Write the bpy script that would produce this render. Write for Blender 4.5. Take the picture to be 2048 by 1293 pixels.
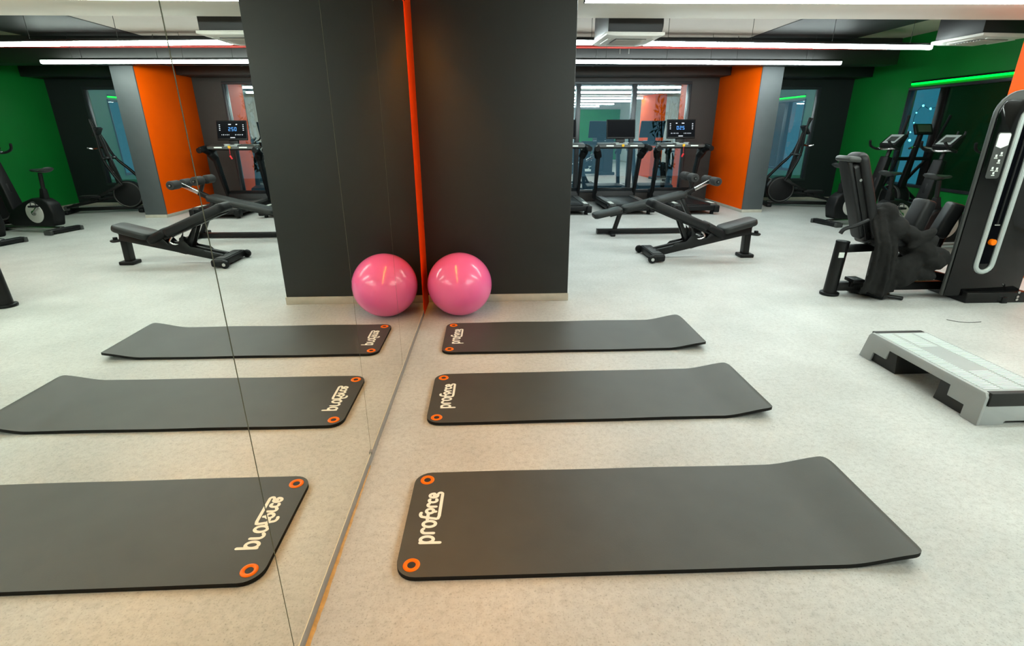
import bpy, bmesh, math, random
from mathutils import Vector, Matrix, Euler
PI = math.pi
scene = bpy.context.scene
for o in list(bpy.data.objects): bpy.data.objects.remove(o, do_unlink=True)
COL = scene.collection

# ------------------------------------------------------------------ camera
cam_data = bpy.data.cameras.new('camera')
cam = bpy.data.objects.new('camera', cam_data); COL.objects.link(cam)
FPX, PITCH, YAW, ROLL = 1034.06, math.radians(20.42), math.radians(2.169), math.radians(-0.183)
EYE = Vector((0.6027, 0.0, 1.5))
fw = Vector((math.sin(YAW)*math.cos(PITCH), math.cos(YAW)*math.cos(PITCH), -math.sin(PITCH)))
rt = Vector((math.cos(YAW), -math.sin(YAW), 0)); up = rt.cross(fw)
r2 = rt*math.cos(ROLL)+up*math.sin(ROLL); u2 = up*math.cos(ROLL)-rt*math.sin(ROLL)
M = Matrix((r2, u2, -fw)).transposed().to_4x4(); M.translation = EYE
cam.matrix_world = M
cam_data.sensor_fit = 'HORIZONTAL'; cam_data.sensor_width = 36.0; cam_data.lens = FPX/2048*36.0
cam_data.clip_start = 0.02; cam_data.clip_end = 200
scene.camera = cam

# ------------------------------------------------------------------ world and exposure
world = bpy.data.worlds.new('dusk_sky'); scene.world = world; world.use_nodes = True
bg = world.node_tree.nodes['Background']
bg.inputs['Color'].default_value = (0.13, 0.22, 0.27, 1); bg.inputs['Strength'].default_value = 0.42
vs = scene.view_settings
vs.view_transform = 'Standard'; vs.look = 'None'; vs.gamma = 1.0; vs.use_curve_mapping = False
vs.exposure = 1.56
STRIP_POWER = 17.0      # emission of the white ceiling light strips
ORANGE_POWER = 42.0     # emission of the orange line above the mirror
GREEN_POWER = 1.6       # emission of the green line above the side window

# ------------------------------------------------------------------ materials
MATS = {}
def srgb(r, g, b):
    f = lambda c: (c/255/12.92 if c/255 <= .04045 else ((c/255+.055)/1.055)**2.4)
    return (f(r), f(g), f(b), 1)
def mat(name, col, rough=.5, metal=0.0, noise=0.0, nscale=8.0, bump=0.0, bscale=60.0, spec=.5, emit=None, es=0.0, coat=0.0):
    if name in MATS: return MATS[name]
    m = bpy.data.materials.new(name); m.use_nodes = True
    nt = m.node_tree; b = nt.nodes['Principled BSDF']
    b.inputs['Base Color'].default_value = col; b.inputs['Roughness'].default_value = rough
    b.inputs['Metallic'].default_value = metal; b.inputs['Specular IOR Level'].default_value = spec
    if coat: b.inputs['Coat Weight'].default_value = coat; b.inputs['Coat Roughness'].default_value = .05
    tc = nt.nodes.new('ShaderNodeTexCoord')
    if noise:
        n = nt.nodes.new('ShaderNodeTexNoise'); n.inputs['Scale'].default_value = nscale; n.inputs['Detail'].default_value = 5
        nt.links.new(tc.outputs['Object'], n.inputs['Vector'])
        r = nt.nodes.new('ShaderNodeValToRGB')
        r.color_ramp.elements[0].position = .3; r.color_ramp.elements[1].position = .7
        r.color_ramp.elements[0].color = tuple(c*(1-noise) for c in col[:3])+(1,)
        r.color_ramp.elements[1].color = tuple(min(1, c*(1+noise)) for c in col[:3])+(1,)
        nt.links.new(n.outputs['Fac'], r.inputs['Fac']); nt.links.new(r.outputs['Color'], b.inputs['Base Color'])
    if bump:
        n2 = nt.nodes.new('ShaderNodeTexNoise'); n2.inputs['Scale'].default_value = bscale; n2.inputs['Detail'].default_value = 3
        nt.links.new(tc.outputs['Object'], n2.inputs['Vector'])
        bp = nt.nodes.new('ShaderNodeBump'); bp.inputs['Strength'].default_value = bump; bp.inputs['Distance'].default_value = .002
        nt.links.new(n2.outputs['Fac'], bp.inputs['Height']); nt.links.new(bp.outputs['Normal'], b.inputs['Normal'])
    if emit:
        b.inputs['Emission Color'].default_value = emit; b.inputs['Emission Strength'].default_value = es
    MATS[name] = m; return m

def floor_material():
    m = bpy.data.materials.new('vinyl_concrete'); m.use_nodes = True; nt = m.node_tree; b = nt.nodes['Principled BSDF']
    tc = nt.nodes.new('ShaderNodeTexCoord')
    def noise(s, d, rgh=.6):
        n = nt.nodes.new('ShaderNodeTexNoise'); n.inputs['Scale'].default_value = s; n.inputs['Detail'].default_value = d
        n.inputs['Roughness'].default_value = rgh; nt.links.new(tc.outputs['Object'], n.inputs['Vector']); return n
    def ramp(src, stops):
        r = nt.nodes.new('ShaderNodeValToRGB'); e = r.color_ramp.elements
        e[0].position, e[0].color = stops[0]; e[1].position, e[1].color = stops[-1]
        for p, c in stops[1:-1]: x = e.new(p); x.color = c
        nt.links.new(src, r.inputs['Fac']); return r
    big = ramp(noise(1.7, 8).outputs['Fac'], [(.25, (.44, .445, .425, 1)), (.5, (.525, .53, .51, 1)), (.75, (.60, .605, .585, 1))])
    fine = ramp(noise(38, 6, .7).outputs['Fac'], [(.28, (.70, .69, .68, 1)), (.5, (.97, .97, .97, 1)), (.75, (1.12, 1.12, 1.11, 1))])
    speck = ramp(noise(140, 3, .6).outputs['Fac'], [(.30, (.55, .54, .52, 1)), (.43, (1, 1, 1, 1)), (.8, (1.04, 1.04, 1.04, 1))])
    def mul(a, c, f):
        x = nt.nodes.new('ShaderNodeMix'); x.data_type = 'RGBA'; x.blend_type = 'MULTIPLY'; x.inputs['Factor'].default_value = f
        nt.links.new(a, x.inputs[6]); nt.links.new(c, x.inputs[7]); return x.outputs[2]
    c = mul(mul(big.outputs['Color'], fine.outputs['Color'], .75), speck.outputs['Color'], .8)
    nt.links.new(c, b.inputs['Base Color'])
    rr = nt.nodes.new('ShaderNodeMapRange'); rr.inputs['To Min'].default_value = .38; rr.inputs['To Max'].default_value = .55
    nt.links.new(noise(6, 4).outputs['Fac'], rr.inputs['Value']); nt.links.new(rr.outputs['Result'], b.inputs['Roughness'])
    b.inputs['Specular IOR Level'].default_value = .4
    MATS['floor'] = m; return m
def mirror_material():
    m = bpy.data.materials.new('mirror_silver'); m.use_nodes = True; b = m.node_tree.nodes['Principled BSDF']
    b.inputs['Base Color'].default_value = (.94, .95, .88, 1); b.inputs['Metallic'].default_value = 1; b.inputs['Roughness'].default_value = 0.0
    MATS['mirror'] = m; return m
def glass_material(name, refl, tint):
    m = bpy.data.materials.new(name); m.use_nodes = True; nt = m.node_tree; nt.nodes.remove(nt.nodes['Principled BSDF'])
    out = nt.nodes['Material Output']
    t = nt.nodes.new('ShaderNodeBsdfTransparent'); t.inputs['Color'].default_value = tint
    g = nt.nodes.new('ShaderNodeBsdfGlossy'); g.inputs['Roughness'].default_value = .0; g.inputs['Color'].default_value = (.95, 1, 1, 1)
    fr0 = nt.nodes.new('ShaderNodeLayerWeight'); fr0.inputs['Blend'].default_value = .5
    fr = nt.nodes.new('ShaderNodeMath'); fr.operation = 'POWER'; fr.inputs[1].default_value = 5
    nt.links.new(fr0.outputs['Facing'], fr.inputs[0])
    mx = nt.nodes.new('ShaderNodeMath'); mx.operation = 'MAXIMUM'; mx.inputs[1].default_value = refl
    nt.links.new(fr.outputs[0], mx.inputs[0])
    mix = nt.nodes.new('ShaderNodeMixShader')
    nt.links.new(mx.outputs[0], mix.inputs[0]); nt.links.new(t.outputs[0], mix.inputs[1]); nt.links.new(g.outputs[0], mix.inputs[2])
    nt.links.new(mix.outputs[0], out.inputs['Surface']); MATS[name] = m; return m
def emitter(name, col, s):
    m = bpy.data.materials.new(name); m.use_nodes = True; nt = m.node_tree; nt.nodes.remove(nt.nodes['Principled BSDF'])
    e = nt.nodes.new('ShaderNodeEmission'); e.inputs['Color'].default_value = col; e.inputs['Strength'].default_value = s
    nt.links.new(e.outputs[0], nt.nodes['Material Output'].inputs['Surface']); MATS[name] = m; return m

floor_material(); mirror_material()
glass_material('night_glass', .42, (.66, .80, .84, 1)); glass_material('teal_glass', .10, (.34, .80, .86, 1))
emitter('led_white', (.86, 1, .98, 1), STRIP_POWER)
emitter('led_white_near', (.88, 1, .93, 1), STRIP_POWER*1.25)
emitter('led_white_far', (.86, 1, .98, 1), STRIP_POWER*1.08)
emitter('led_orange', (1, .37, .01, 1), ORANGE_POWER)
emitter('led_green', (.0, 1, .03, 1), GREEN_POWER)
emitter('display_white', (.8, .9, 1, 1), .5); emitter('display_blue', (.12, .4, 1, 1), .6); emitter('display_cyan', (.2, .7, .9, 1), 1.2)
mat('charcoal_wall', srgb(33, 34, 32), .55, noise=.05, bump=.15, bscale=120)
mat('dark_wall', srgb(46, 42, 39), .6, noise=.05)
mat('night_wall', srgb(20, 25, 28), .5, noise=.05)
mat('orange_paint', srgb(255, 92, 0), .6, spec=.06, noise=.04, nscale=3)
mat('red_lit_orange_paint', srgb(255, 62, 0), .5, spec=.08)  # orange paint, reddened in its colour for the red LED light
mat('grey_paint', srgb(70, 75, 77), .5, noise=.04)
mat('green_paint', srgb(0, 132, 48), .5, noise=.05, nscale=2)
mat('cream_paint', srgb(212, 202, 186), .7, noise=.04, nscale=1.5)
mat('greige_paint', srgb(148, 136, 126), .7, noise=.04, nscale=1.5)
mat('black_paint', srgb(14, 14, 13), .6, noise=.06)
mat('white_wall', srgb(205, 208, 208), .6, noise=.03)
mat('skirting', srgb(178, 172, 158), .4, noise=.08, nscale=14)
mat('mirror_edge', srgb(120, 116, 98), .15, spec=.8)
mat('polished_edge', srgb(226, 216, 190), .2)
mat('ochre_bead', srgb(190, 148, 84), .5, noise=.2, nscale=40)
mat('silicone', srgb(140, 134, 128), .45, noise=.1, nscale=30)
mat('frame_dark', srgb(52, 56, 60), .35, metal=.3)
mat('ball_pink', srgb(255, 112, 172), .22, spec=.5, coat=.35, noise=.02, nscale=4)
mat('ball_plug', srgb(236, 200, 208), .4)
mat('mat_foam', srgb(66, 66, 61), .50, noise=.07, nscale=7, bump=.18, bscale=320, spec=.45)
mat('mat_foam_shaded', srgb(26, 25, 23), .7, noise=.1, nscale=60, spec=.2)  # foam sides, with their shading put into the darker colour
mat('eyelet_orange', srgb(255, 118, 0), .35, spec=.2)
mat('print_white', srgb(238, 240, 230), .6)
mat('step_grey', srgb(160, 164, 163), .5, noise=.03, bump=.1, bscale=200)
mat('step_rib', srgb(214, 222, 220), .5)
mat('step_dark', srgb(28, 27, 25), .6, noise=.06)
mat('vinyl_black', srgb(21, 22, 23), .45, spec=.3, noise=.08, nscale=20, bump=.1, bscale=240)
mat('vinyl_grey', srgb(36, 39, 38), .45, spec=.35, noise=.05, nscale=20)
mat('frame_black', srgb(13, 13, 13), .36, noise=.05, spec=.32)
mat('plastic_black', srgb(14, 15, 16), .45, noise=.05, spec=.25)
mat('plastic_grey', srgb(56, 58, 56), .45, noise=.04)
mat('foam_roller', srgb(42, 42, 42), .7, bump=.3, bscale=180)
mat('steel', srgb(190, 190, 188), .22, metal=1.0)
mat('silver_plastic', srgb(176, 184, 182), .35, metal=.25)
mat('gloss_black', srgb(5, 5, 6), .08, spec=.35)
mat('screen_black', srgb(4, 5, 9), .3, spec=.03)
mat('white_plastic', srgb(222, 220, 212), .45)
mat('disc_white', srgb(196, 196, 190), .3, metal=.1)
mat('duct_dark', srgb(15, 13, 12), .5)
mat('pipe_red', srgb(150, 34, 24), .4)
mat('wire_dark', srgb(36, 34, 32), .5)
mat('sticker_white', srgb(220, 226, 220), .5)
mat('safety_yellow', srgb(232, 180, 40), .4); mat('safety_red', srgb(210, 30, 40), .4)
mat('brand_green', srgb(110, 190, 50), .4)
mat('jacket_cloth', srgb(28, 28, 27), .9, noise=.12, nscale=9, bump=.5, bscale=160, spec=.2)
mat('leaf_dark', srgb(50, 88, 66), .5, noise=.3, nscale=6); mat('bark', srgb(60, 48, 38), .8)
mat('terrace_stone', srgb(120, 132, 136), .6, noise=.2, nscale=3)
mat('blue_barrel', srgb(40, 60, 170), .4)

# ------------------------------------------------------------------ mesh helpers
def finish(bm, bevel=0.0, seg=2, sharp=35):
    bmesh.ops.recalc_face_normals(bm, faces=bm.faces)
    if bevel:
        es = [e for e in bm.edges if len(e.link_faces) == 2 and e.calc_face_angle(0) > math.radians(30)]
        bmesh.ops.bevel(bm, geom=es, offset=bevel, segments=seg, affect='EDGES', profile=.5, clamp_overlap=True)
    for f in bm.faces: f.smooth = True
    for e in bm.edges:
        if len(e.link_faces) == 2 and e.calc_face_angle(0) > math.radians(sharp): e.smooth = False
def mesh_obj(name, bm, material, parent=None, bevel=0.0, seg=2, sharp=35, done=False):
    if not done: finish(bm, bevel, seg, sharp)
    me = bpy.data.meshes.new(name); bm.to_mesh(me); bm.free()
    me.materials.append(MATS[material])
    o = bpy.data.objects.new(name, me); COL.objects.link(o)
    if parent: o.parent = parent
    return o
def thing(name, label, cat, loc=(0, 0, 0), rz=0.0, group=None):
    o = bpy.data.objects.new(name, None); COL.objects.link(o); o.empty_display_size = .1
    o.location = loc; o.rotation_euler = (0, 0, rz); o['label'] = label; o['category'] = cat
    if group: o['group'] = group
    return o
def tag(o, label, cat, group=None):
    o['label'] = label; o['category'] = cat
    if group: o['group'] = group
    return o
def struct(o, label):
    o['kind'] = 'structure'; o['label'] = label; return o
def dup(root, loc, rz, label):
    r = root.copy(); COL.objects.link(r); r.location = loc; r.rotation_euler = (0, 0, rz); r['label'] = label
    for ch in list(root.children):
        c = ch.copy(); COL.objects.link(c); c.parent = r
        for g in list(ch.children):
            d = g.copy(); COL.objects.link(d); d.parent = c
    return r
V = Vector
def box(bm, c, s, rot=None):
    m = Matrix.Translation(V(c)) @ (Euler(rot).to_matrix().to_4x4() if rot else Matrix()) @ Matrix.Diagonal((*s, 1))
    return bmesh.ops.create_cube(bm, size=1, matrix=m)['verts']
def bx(x0, x1, y0, y1, z0, z1, bm=None):
    bm = bm or bmesh.new(); box(bm, ((x0+x1)/2, (y0+y1)/2, (z0+z1)/2), (x1-x0, y1-y0, z1-z0)); return bm
def beam(bm, p, q, w, h, up=(0, 0, 1), w2=None, h2=None):
    p, q = V(p), V(q); d = (q-p).normalized(); s = d.cross(V(up)).normalized(); u = s.cross(d)
    w2 = w2 or w; h2 = h2 or h
    a = [bm.verts.new(p+s*i*w/2+u*j*h/2) for i, j in ((-1, -1), (1, -1), (1, 1), (-1, 1))]
    b = [bm.verts.new(q+s*i*w2/2+u*j*h2/2) for i, j in ((-1, -1), (1, -1), (1, 1), (-1, 1))]
    bm.faces.new(a[::-1]); bm.faces.new(b)
    for k in range(4): bm.faces.new((a[k], a[(k+1) % 4], b[(k+1) % 4], b[k]))
    return bm
def tube(bm, pts, r, n=10, closed=False):
    pts = [V(p) for p in pts]; rs = r if isinstance(r, (list, tuple)) else [r]*len(pts)
    rings = []; prev = None; L = len(pts)
    for i, p in enumerate(pts):
        if closed: d = pts[(i+1) % L]-pts[i-1]
        else: d = pts[min(i+1, L-1)]-pts[max(i-1, 0)]
        d.normalize()
        if prev is None:
            a = V((0, 0, 1)) if abs(d.z) < .9 else V((1, 0, 0)); s = d.cross(a).normalized()
        else: s = (prev-d*prev.dot(d)).normalized()
        prev = s; t = d.cross(s)
        rings.append([bm.verts.new(p+(s*math.cos(2*PI*k/n)+t*math.sin(2*PI*k/n))*rs[i]) for k in range(n)])
    for i in range(L if closed else L-1):
        a, b = rings[i], rings[(i+1) % L]
        for k in range(n): bm.faces.new((a[k], a[(k+1) % n], b[(k+1) % n], b[k]))
    if not closed:
        bm.faces.new(rings[0][::-1]); bm.faces.new(rings[-1])
    return bm
def cyl(bm, p, q, r, n=20, r2=None): return tube(bm, [p, q], [r, r if r2 is None else r2], n)
def prism(bm, outline, axis, a0, a1):
    """outline: 2D points in the plane normal to axis; axis 'x' -> (y,z), 'y' -> (x,z), 'z' -> (x,y)"""
    mk = {'x': lambda p, a: (a, p[0], p[1]), 'y': lambda p, a: (p[0], a, p[1]), 'z': lambda p, a: (p[0], p[1], a)}[axis]
    A = [bm.verts.new(mk(p, a0)) for p in outline]; B = [bm.verts.new(mk(p, a1)) for p in outline]; n = len(A)
    bm.faces.new(A); bm.faces.new(B[::-1])
    for k in range(n): bm.faces.new((A[k], B[k], B[(k+1) % n], A[(k+1) % n]))
    return bm
def rrect(x0, x1, y0, y1, r, n=6):
    pts = []
    for cx, cy, a in ((x1-r, y1-r, 0), (x0+r, y1-r, 90), (x0+r, y0+r, 180), (x1-r, y0+r, 270)):
        for k in range(n+1):
            t = math.radians(a+90*k/n); pts.append((cx+r*math.cos(t), cy+r*math.sin(t)))
    return pts
def arc(c, r, a0, a1, n=10): return [(c[0]+r*math.cos(math.radians(a0+(a1-a0)*k/n)), c[1]+r*math.sin(math.radians(a0+(a1-a0)*k/n))) for k in range(n+1)]
def smooth_path(pts, n=6):
    pts = [V(p) for p in pts]; out = []
    for i in range(len(pts)-1):
        p0, p1, p2, p3 = pts[max(i-1, 0)], pts[i], pts[i+1], pts[min(i+2, len(pts)-1)]
        for k in range(n):
            t = k/n
            out.append(.5*((2*p1)+(p2-p0)*t+(2*p0-5*p1+4*p2-p3)*t*t+(3*p1-p0-3*p2+p3)*t**3))
    out.append(pts[-1]); return out
def P(name, fn, material, parent, bevel=0.0, seg=2, sharp=35, label=None):
    bm = bmesh.new(); fn(bm); o = mesh_obj(name, bm, material, parent, bevel, seg, sharp)
    if label: o['label'] = label
    return o

# ------------------------------------------------------------------ the room
YF, XR, YB, ZC = 11.80, 8.35, -4.2, 3.10
struct(mesh_obj('floor', bx(-.1, XR+.1, YB-.1, YF+.15, -.1, 0), 'floor'), 'pale grey mottled vinyl floor of the gym')
struct(mesh_obj('ceiling', bx(-.1, XR+.1, YB-.1, YF+.15, ZC, ZC+.1), 'cream_paint'), 'cream painted ceiling')
# wall behind the mirror, its orange end strip and grey foot strip
struct(mesh_obj('wall_left', bx(-.16, -.012, YB, YF, 0, ZC), 'charcoal_wall'), 'dark charcoal wall carrying the mirror')
struct(mesh_obj('trim_1', bx(-.012, .002, 4.262, 4.62, .0, 2.62), 'red_lit_orange_paint', bevel=.001), 'narrow orange strip between mirror and dark pillar')
struct(mesh_obj('baseboard_left', bx(-.012, .003, YB, 4.262, 0, .042), 'silicone', bevel=.002), 'grey foot strip under the mirror')
# dark pillar
struct(mesh_obj('wall_pillar', bx(-.012, 1.3, 4.62, 6.0, 0, ZC), 'charcoal_wall', bevel=.006), 'wide charcoal pillar beside the mirror')
struct(mesh_obj('baseboard_pillar', bx(0.003, 1.306, 4.608, 6.01, 0, .07), 'skirting', bevel=.003), 'beige skirting around the charcoal pillar')
# beam between pillar and orange column
struct(mesh_obj('ceiling_beam', bx(1.3, XR, 4.62, 6.05, 2.585, ZC-.001), 'cream_paint', bevel=.004), 'cream ceiling beam')
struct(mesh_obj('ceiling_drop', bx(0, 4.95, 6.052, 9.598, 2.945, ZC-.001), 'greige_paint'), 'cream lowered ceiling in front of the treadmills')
# orange column on the right edge of the picture
struct(mesh_obj('wall_column', bx(6.3, 6.68, 4.7, 6.0, 0, 2.585), 'orange_paint', bevel=.005), 'orange column behind the weight machine tower')
# orange/grey column near the windows
def col2():
    bm = bx(5.44, 5.82, 9.97, YF-.001, 0, 2.90)
    o = mesh_obj('wall_fin', bm, 'orange_paint', bevel=.004); struct(o, 'wall fin with orange side and grey end near the treadmills'); o['kind'] = 'structure'
    g = mesh_obj('end_face', bx(5.436, 5.824, 9.957, 9.985, .05, 2.90), 'grey_paint', o, bevel=.003); g['label'] = 'grey painted end face'
    mesh_obj('skirting', bx(5.432, 5.828, 9.945, YF, 0, .055), 'skirting', o, bevel=.003)
col2()
# far wall with openings
W1 = (1.25, 4.86, .20, 2.46); W2 = (6.10, 7.66, .42, 2.36)
def far_wall():
    bm = bmesh.new(); y0, y1 = YF, YF+.15
    for x0, x1, z0, z1 in ((-.1, W1[0], 0, ZC), (W1[0], W1[1], 0, W1[2]), (W1[0], W1[1], W1[3], ZC), (W1[1], 5.6, 0, ZC)):
        bx(x0, x1, y0, y1, z0, z1, bm)
    struct(mesh_obj('wall_back', bm, 'dark_wall'), 'dark brown grey wall around the treadmill window')
    bm = bmesh.new()
    for x0, x1, z0, z1 in ((5.6, W2[0], 0, ZC), (W2[0], W2[1], 0, W2[2]), (W2[0], W2[1], W2[3], ZC), (W2[1], XR+.1, 0, ZC)):
        bx(x0, x1, y0, y1, z0, z1, bm)
    struct(mesh_obj('wall_corner', bm, 'night_wall'), 'dark blue grey wall behind the elliptical trainer')
far_wall()
struct(mesh_obj('trim_2', bx(-.012, 5.43, 11.25, YF, 2.53, 2.78), 'dark_wall', bevel=.004), 'dark bulkhead above the treadmill window')
struct(mesh_obj('trim_6', bx(-.012, XR-.001, YF-.008, YF-.001, 2.781, ZC-.001), 'cream_paint'), 'cream strip of wall above the dark bulkhead')
struct(mesh_obj('trim_3', bx(5.83, XR-.001, 11.25, YF, 2.50, 2.78), 'night_wall', bevel=.004), 'dark bulkhead in the far corner')
struct(mesh_obj('baseboard_back', bx(5.83, XR, YF-.012, YF, 0, .06), 'skirting', bevel=.003), 'pale skirting along the far wall')
def window(name, label, x0, x1, z0, z1, mull, glass, rot=0.0):
    f = .055
    bm = bmesh.new()
    for a in ((x0, x1, z0, z0+f), (x0, x1, z1-f, z1), (x0, x0+f, z0+f, z1-f), (x1-f, x1, z0+f, z1-f)): bx(a[0], a[1], YF-.02, YF+.1, a[2], a[3], bm)
    root = mesh_obj(name, bm, 'frame_dark', bevel=.004); struct(root, label)
    xs = [x0+f]+[m for m in mull]+[x1-f]
    for m in mull: mesh_obj('mullion', bx(m-.045, m+.045, YF-.015, YF+.09, z0+f, z1-f), 'frame_dark', root, bevel=.004)
    for i in range(len(xs)-1):
        a = xs[i]+(.045 if i else 0); b = xs[i+1]-(.045 if i < len(xs)-2 else 0)
        bm = bmesh.new(); box(bm, (0, 0, 0), (b-a+.012, .006, z1-z0-2*f))
        p = mesh_obj('pane', bm, glass, root); p.location = ((a+b)/2, YF+.035, (z0+z1)/2); p.rotation_euler = (0, 0, rot)
    return root
window('window_1', 'wide dark framed window behind the treadmills', *W1, [2.47, 3.66], 'night_glass', math.radians(2.0))
window('window_2', 'narrow dark window behind the elliptical trainer', *W2, [], 'night_glass')
# green side wall with a window
G = (7.55, 10.16, .50, 2.22)
def green_wall():
    bm = bmesh.new()
    for y0, y1, z0, z1 in ((6.0, G[0], 0, ZC), (G[0], G[1], 0, G[2]), (G[0], G[1], G[3], ZC), (G[1], YF, 0, ZC)): bx(XR, XR+.15, y0, y1, z0, z1, bm)
    struct(mesh_obj('wall_right', bm, 'green_paint'), 'green painted side wall')
    f = .05; bm = bmesh.new()
    for a in ((G[0], G[1], G[2], G[2]+f), (G[0], G[1], G[3]-f, G[3]), (G[0], G[0]+f, G[2]+f, G[3]-f), (G[1]-.02, G[1], G[2]+f, G[3]-f)): bx(XR-.02, XR+.1, a[0], a[1], a[2], a[3], bm)
    root = mesh_obj('window_3', bm, 'frame_dark', bevel=.003); struct(root, 'window in the green wall below the green light line')
    mesh_obj('mullion', bx(XR-.015, XR+.09, 9.27, 9.43, G[2]+f, G[3]-f), 'frame_black', root, bevel=.003)
    mesh_obj('pane', bx(XR+.03, XR+.036, 9.43, G[1]-.02, G[2]+f, G[3]-f), 'teal_glass', root)
    mat('dark_green_panel', srgb(8, 48, 24), .18, spec=.5)
    mesh_obj('shutter_panel', bx(XR+.03, XR+.05, G[0]+f, 9.27, G[2]+f, G[3]-f), 'dark_green_panel', root)
green_wall()
struct(mesh_obj('baseboard_right', bx(XR-.012, XR, YB, YF-.012, 0, .06), 'skirting', bevel=.003), 'pale skirting along the green wall')
struct(mesh_obj('wall_side', bx(XR, XR+.15, YB, 6.0, 0, ZC), 'white_wall'), 'white side wall in front of the orange column')
struct(mesh_obj('trim_5', bx(6.2, XR-.001, YB+.001, YB+.02, .06, 2.5), 'green_paint'), 'green panel on the wall behind the viewer')
struct(mesh_obj('wall_front', bx(-.1, XR+.1, YB-.15, YB, 0, ZC), 'white_wall'), 'white wall behind the viewer')

# ------------------------------------------------------------------ mirror
for i, (a, b, lab) in enumerate(((-.96, .075, 'tall mirror panel nearest the viewer, outside the picture'), (.075, 1.118, 'leftmost tall mirror panel, the one that shows the bikes'),
        (1.118, 2.152, 'tall mirror panel reflecting the benches, left of the middle seam'), (2.152, 3.115, 'tall mirror panel between the two thin seams over the dark pillar reflection'),
        (3.115, 4.258, 'tall mirror panel beside the orange strip, reflecting the pink ball'))):
    r = mesh_obj('wall_mirror', bx(-.009, -.0012, a+.0016, b-.0016, .042, 2.36), 'mirror_edge')
    tag(r, lab, 'mirror', 'mirror panels along the wall')
    mesh_obj('polished_edge', bx(0, .0012, a+.0024, b-.0024, .0425, .046), 'polished_edge', r)
    mesh_obj('silvered_face', bx(-.0012, 0, a+.0024, b-.0024, .0428, 2.3592), 'mirror', r)
def clip(y):
    o = mesh_obj('mirror_clip', bx(-.009, .008, y-.012, y+.012, .036, .052), 'silicone', bevel=.002)
    tag(o, 'small clip at the foot of the mirror seam nearest the viewer' if y < 2 else 'small clip at the foot of the middle mirror seam', 'clip', 'mirror clips')
clip(1.118); clip(2.152)
bm = bmesh.new(); rn = random.Random(8); rows = []  # uneven ochre bead along the wall foot, thinning away from the viewer
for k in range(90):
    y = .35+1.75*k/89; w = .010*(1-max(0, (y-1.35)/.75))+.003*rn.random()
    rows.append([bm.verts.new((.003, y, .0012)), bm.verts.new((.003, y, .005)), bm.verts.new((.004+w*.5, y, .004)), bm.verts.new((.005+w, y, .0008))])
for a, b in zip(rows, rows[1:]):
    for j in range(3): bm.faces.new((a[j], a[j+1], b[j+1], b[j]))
struct(mesh_obj('trim_4', bm, 'ochre_bead'), 'thin ochre bead along the foot of the mirror')

# ------------------------------------------------------------------ lights
def light_strip(p, q, z, label, hang=ZC, glow='led_white'):
    p, q = V((*p, 0)), V((*q, 0)); d = q-p; L = d.length; c = (p+q)/2
    r = thing('light_strip', label, 'light', (c.x, c.y, z), math.atan2(d.y, d.x), 'suspended white light strips')
    P('housing', lambda bm: box(bm, (0, 0, .042), (L, .062, .03)), 'frame_black', r, .004)
    P('diffuser', lambda bm: prism(bm, [(-.03, .027), (.03, .027), (.03, -.005), (.018, -.02), (-.018, -.02), (-.03, -.005)], 'x', -L/2+.004, L/2-.004), glow, r)
    for s in (-1, 1): P('end_cap', lambda bm: box(bm, (s*L/2, 0, .012), (.006, .066, .07)), 'frame_black', r, .002)
    if hang-z > .15:
        for x in (-.42, -.14, .14, .42):
            top = hang if c.y < 6.06 or c.x+x*L > 6.76 else (2.943 if c.x+x*L < 4.95 else 2.933)
            P('suspension_wire', lambda bm: cyl(bm, (x*L, 0, .055), (x*L, 0, top-z), .003, 6), 'wire_dark', r)
    return r
light_strip((2.56, 7.33), (6.56, 7.61), 2.53, 'long white light strip right of the near ceiling cassette', glow='led_white_far')
light_strip((.25, 7.17), (2.03, 7.29), 2.53, 'short white light strip between the dark pillar and the near ceiling cassette', glow='led_white_far')  # hidden end stretched behind the pillar to throw light on the fin
light_strip((.25, 9.13), (6.43, 9.33), 2.53, 'lower white light strip nearest the treadmills', glow='led_white_far')  # left end likewise lengthened out of sight to light the orange fin
light_strip((1.40, 4.92), (6.28, 4.86), 2.515, 'white light strip under the cream beam at the top edge', 2.585)
light_strip((2.60, 2.75), (6.60, 2.80), 2.53, 'white light strip over the mats, outside the picture', glow='led_white_near')
light_strip((2.60, .45), (6.60, .50), 2.53, 'white light strip over the viewer, outside the picture', glow='led_white_near')
light_strip((2.60, -1.90), (6.60, -1.85), 2.53, 'white light strip behind the viewer, outside the picture')
def led_line(name, label, x0, x1, y0, y1, z, m):
    r = mesh_obj(name, bx(x0, x1, y0, y1, z, z+.03), 'frame_black', bevel=.002); tag(r, label, 'light')
    return r
r = led_line('led_line', 'orange led line along the top of the mirror', -.010, .022, -1.0, 4.05, 2.385, 0)
mesh_obj('diffuser', bx(-.006, .020, -.99, 4.045, 2.366, 2.386), 'led_orange', r)
mesh_obj('added_baffle_lip', bx(.035, .039, -1.0, 4.05, 2.322, 2.41), 'frame_black', r); mesh_obj('added_baffle_top', bx(-.010, .039, -1.0, 4.05, 2.4152, 2.42), 'frame_black', r)  # unseen baffle added to keep the orange light near the mirror
r = led_line('led_line', 'bright green led line above the side window', XR-.026, XR-.002, 6.3, 10.12, 2.29, 0)
mesh_obj('diffuser', bx(XR-.026, XR-.004, 6.31, 10.115, 2.262, 2.290), 'led_green', r)

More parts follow.
